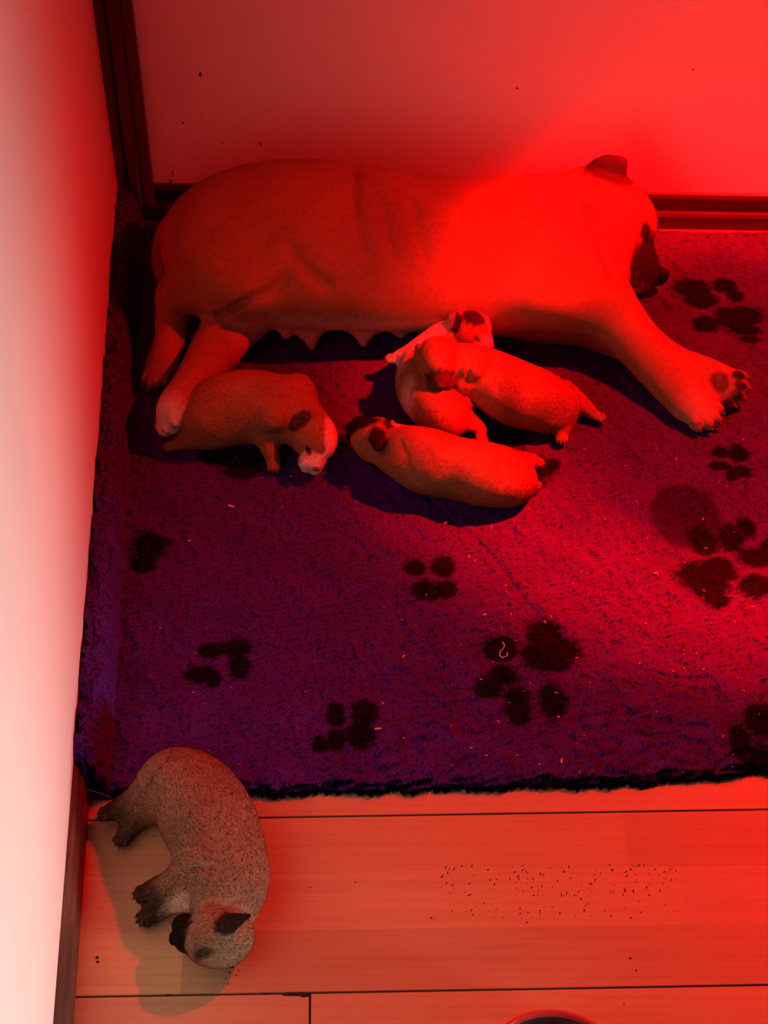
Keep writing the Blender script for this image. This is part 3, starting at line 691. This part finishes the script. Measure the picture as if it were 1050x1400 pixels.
B.chain([g(690, 634, z0+.050, .016), g(706, 630, z0+.040, .011), g(718, 628, z0+.030, .009)], .006); paw(B, P(725, 628, z0+.026), (1, .1, 0), Zv, .009)
pup_head(B, P(515, 604, z0+.036), (-.86, .52, .10), (-.45, -.55, .55), .031, mask=1)
B.dab(P(543, 588, z0+.05), (.008, .016, .02), WHITE, None, .5, .8)
B.dab(P(494, 580, z0+.055), (.026, .014, .02), BLK, None, .4, .97); B.dab(P(516, 604, z0+.065), (.013, .022, .016), BLK, None, .5, .95)
B.cone(P(514, 596, z0+.066), P(518, 612, z0+.062), .012, .005, .003, flat=(nrm((0, -.6, .8)), .35))
B.dab(P(670, 668, z0+.02), (.08, .035, .03), (.07, .03, .015), None, .9, .85)  # shadow along the underside painted into the fur colour
for a in (((545, 600, .085), (556, 625, .086), (556, 640, .07)), ((584, 612, .092), (594, 634, .094), (600, 650, .08)), ((682, 632, .085), (690, 650, .085), (688, 668, .06))): crs(a)
finish(B, 'puppy', .0018, 36000, .0032, .00034, ZR-.002, 'fawn puppy with dark ears, nearest the camera of the huddled three', 'puppy', 'sleeping puppies')

# puppy stretched up to nurse, under the other one, belly to the left
B = Body()
B.chain([g(628, 450, z0+.055, .025), g(606, 472, z0+.045, .029), g(584, 500, z0+.034, .034), g(580, 530, z0+.032, .036), g(600, 558, z0+.034, .034), g(612, 574, z0+.030, .026)], .010, sign=1)
B.chain([g(592, 476, z0+.040, .017), g(568, 482, z0+.040, .012), g(548, 487, z0+.038, .0095)], .012); paw(B, P(538, 490, z0+.036), (-1, .02, .05), Zv, .0090)
B.chain([g(560, 515, z0+.020, .014), g(556, 520, z0+.018, .010)], .012)
B.chain([g(622, 568, z0+.024, .018), g(642, 574, z0+.018, .0115), g(656, 588, z0+.014, .009)], .012); paw(B, P(658, 600, z0+.011), (.2, -1, 0), Zv, .0095)
B.chain([g(622, 560, z0+.045, .009), g(634, 572, z0+.032, .006), g(640, 583, z0+.02, .004)], .01)
pup_head(B, P(640, 444, z0+.070), (.62, -.55, -.22), (.25, .35, .9), .030, mask=.0, white=True)
B.dab(P(642, 415, z0+.08), (.035, .030, .03), WHITE, None, .5, .9); B.dab(P(597, 458, z0+.06), (.05, .020, .035), WHITE, frame((.8, .6, 0), Zv), .5, .95)
B.dab(P(548, 500, z0+.02), (.016, .05, .05), WHITE, None, .7, .8); B.dab(P(562, 548, z0+.03), (.014, .03, .03), WHITE, None, .6, .7); B.dab(P(538, 489, z0+.036), .018, WHITE, None, .8, .6)
B.dab(P(650, 430, z0+.098), (.020, .013, .018), BLK, None, .5, .97)
finish(B, 'puppy', .0018, 36000, .0032, .00034, ZR-.002, 'white-necked puppy reaching up to nurse, lying under another puppy', 'puppy', 'sleeping puppies')

# puppy lying across it
B = Body()
B.chain([g(612, 498, z0+.075, .026), g(640, 504, z0+.062, .032), g(672, 520, z0+.048, .038), g(706, 538, z0+.040, .041), g(738, 548, z0+.036, .038), g(762, 556, z0+.030, .030)], .010, sign=1)
B.chain([g(770, 540, z0+.026, .020), g(790, 550, z0+.018, .013), g(806, 562, z0+.013, .0095)], .012); paw(B, P(817, 569, z0+.010), (1, -.45, 0), Zv, .009)
B.chain([g(752, 570, z0+.026, .020), g(766, 578, z0+.016, .012), g(769, 588, z0+.012, .0095)], .012); paw(B, P(768, 596, z0+.010), (0, -1, 0), Zv, .0095)
B.chain([g(768, 546, z0+.042, .009), g(776, 562, z0+.028, .007), g(780, 578, z0+.014, .004)], .01)
B.chain([g(628, 524, z0+.060, .016), g(626, 540, z0+.045, .010), g(632, 548, z0+.04, .008)], .012); paw(B, P(638, 550, z0+.038), (1, -.4, -.1), Zv, .0085)
B.ell(P(644, 496, z0+.082), (.026, .026, .020), None, .007); B.ell(P(748, 546, z0+.046), (.027, .027, .024), None, .007)
pup_head(B, P(598, 490, z0+.088), (.10, -1, -.22), (-.10, .05, 1), .0295, mask=.75, earcol=(.3, .15, .07))
for a in (((668, 488, .10), (680, 508, .105), (678, 535, .09)), ((628, 478, .115), (640, 500, .12), (640, 520, .11))): crs(a)
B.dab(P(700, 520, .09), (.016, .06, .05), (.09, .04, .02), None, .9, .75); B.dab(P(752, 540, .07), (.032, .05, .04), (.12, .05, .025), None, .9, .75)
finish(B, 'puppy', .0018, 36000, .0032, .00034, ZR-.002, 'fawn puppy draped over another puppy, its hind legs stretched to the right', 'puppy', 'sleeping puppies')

# ------------------------------------------------------------------ small things
# bowl cut by the lower frame edge
bc = P(759, 1387+92, .045); R0 = 106*sc(759, 1400, .045)
def lathe(prof, seg=64):
    V = []; Fc = []
    for r, z in prof:
        for k in range(seg): a = 2*math.pi*k/seg; V.append((r*math.cos(a), r*math.sin(a), z))
    for i in range(len(prof)-1):
        for k in range(seg): Fc.append((i*seg+k, i*seg+(k+1) % seg, (i+1)*seg+(k+1) % seg, (i+1)*seg+k))
    return V, Fc
bowl = bpy.data.objects.new('food_bowl', None); COL.objects.link(bowl); bowl.location = (bc[0], bc[1], 0)
V, Fc = lathe([(.001, .001), (R0*1.12, .001), (R0*1.14, .004), (R0*1.04, .030), (R0*1.0, .042), (R0*.985, .0455), (R0*.955, .047), (R0*.93, .0445), (R0*.92, .040)])
link('rim', mesh('rim', V, Fc, True), M_BOWL, bowl)
V, Fc = lathe([(R0*.925, .041), (R0*.92, .030), (R0*.86, .014), (R0*.75, .006), (.001, .005)]); link('basin', mesh('basin', V, Fc, True), M_BOWLIN, bowl)
tag(bowl, 'round red-rimmed food bowl on the laminate, mostly cut off by the photo’s lower edge', 'bowl')
# larger crumbs, one by one
def crumb(px, py, L, W_, a, label):
    V = []; Fc = []; p = P(px, py, ZR+.0035); u_ = np.array([math.cos(a), math.sin(a), 0]); v_ = np.array([-u_[1], u_[0], 0])
    m = 8
    for t, q in ((-1, .3), (-.5, 1), (.5, .9), (1, .25)):
        for k in range(m): an_ = 6.283*k/m; V.append(p+u_*t*L+v_*math.cos(an_)*W_*q*random.uniform(.8, 1.2)+Zv*math.sin(an_)*W_*.6*q)
    for i in range(3):
        for k in range(m): Fc.append((i*m+k, i*m+(k+1) % m, (i+1)*m+(k+1) % m, (i+1)*m+k))
    me = mesh('crumb', V, Fc, True); o = link('crumb', me, M_CRUMB); tag(o, label, 'crumb', 'pale crumbs on the rug')
crumb(316, 692, .0045, .0018, -.4, 'pale crumb on the rug below the white-muzzled puppy')
crumb(517, 996, .0042, .0014, .1, 'pale crumb on the rug by the paw print nearest the front edge')
crumb(897, 783, .0028, .0015, .5, 'pale crumb on the rug left of the paw print by the dark oval patch')
crumb(552, 897, .0024, .0012, 1.1, 'pale crumb in mid-rug between two small paw prints')
crumb(768, 1040, .0034, .0011, 1.5, 'pale crumb on the rug close to its front edge, right of centre')
crumb(259, 739, .0022, .001, .4, 'pale crumb on the rug near the turned-up left edge')
crumb(663, 840, .0022, .0012, .4, 'pale crumb on the rug just above the largest paw print')
V = []; Fc = []
for i in range(150):
    px = random.uniform(190, 1040); py = random.uniform(600, 1060)
    if random.random() < .45: px = random.uniform(600, 1040)
    a = random.uniform(0, 3.14); u_ = np.array([math.cos(a), math.sin(a), 0]); v_ = np.array([-u_[1], u_[0], 0]); r = random.uniform(.0004, .0010)
    chip(P(px, py, ZR+.0055), u_, v_, Zv, r*random.uniform(1, 3.2), r*.7, .0006, V, Fc, 5)
o = link('crumb_flecks', mesh('flecks', V, Fc), M_CRUMB); tag(o, 'tiny pale flecks and hairs scattered over the blue rug', 'crumbs', kind='stuff')
def tube(name, pts, r, m, parent=None, label=None, cat=None):
    pts = [np.asarray(p, float) for p in pts]; V = []; Fc = []; mm = 6
    for i, p in enumerate(pts):
        d = nrm(pts[min(i+1, len(pts)-1)]-pts[max(i-1, 0)]); a = nrm(np.cross(d, Zv)+np.array([1e-6, 0, 0])); b = np.cross(a, d)
        for k in range(mm): an_ = 6.283*k/mm; V.append(p+(a*math.cos(an_)+b*math.sin(an_))*r)
    for i in range(len(pts)-1):
        for k in range(mm): Fc.append((i*mm+k, i*mm+(k+1) % mm, (i+1)*mm+(k+1) % mm, (i+1)*mm+k))
    o = link(name, mesh(name, V, Fc, True), m, parent)
    if label: tag(o, label, cat)
    return o
tube('thread', [P(x_, y_, ZR+.006) for x_, y_ in ((687, 878), (690, 882), (688, 887), (684, 890), (683, 896), (687, 899), (693, 897), (694, 892))], .0006, M_THREAD, label='curly pale thread lying on the largest black paw print', cat='thread')
tube('thread', [P(108, 1078, .03), P(120, 1080, .026), P(135, 1084, .018), P(150, 1090, .008), P(148, 1086, .004)], .0007, mat('blue_thread', flat((.09, .08, .25)), .9), rug)
tube('thread', [P(104, 1060, .045), P(101, 1070, .035), P(99, 1080, .03)], .0006, M_THREAD, rug)
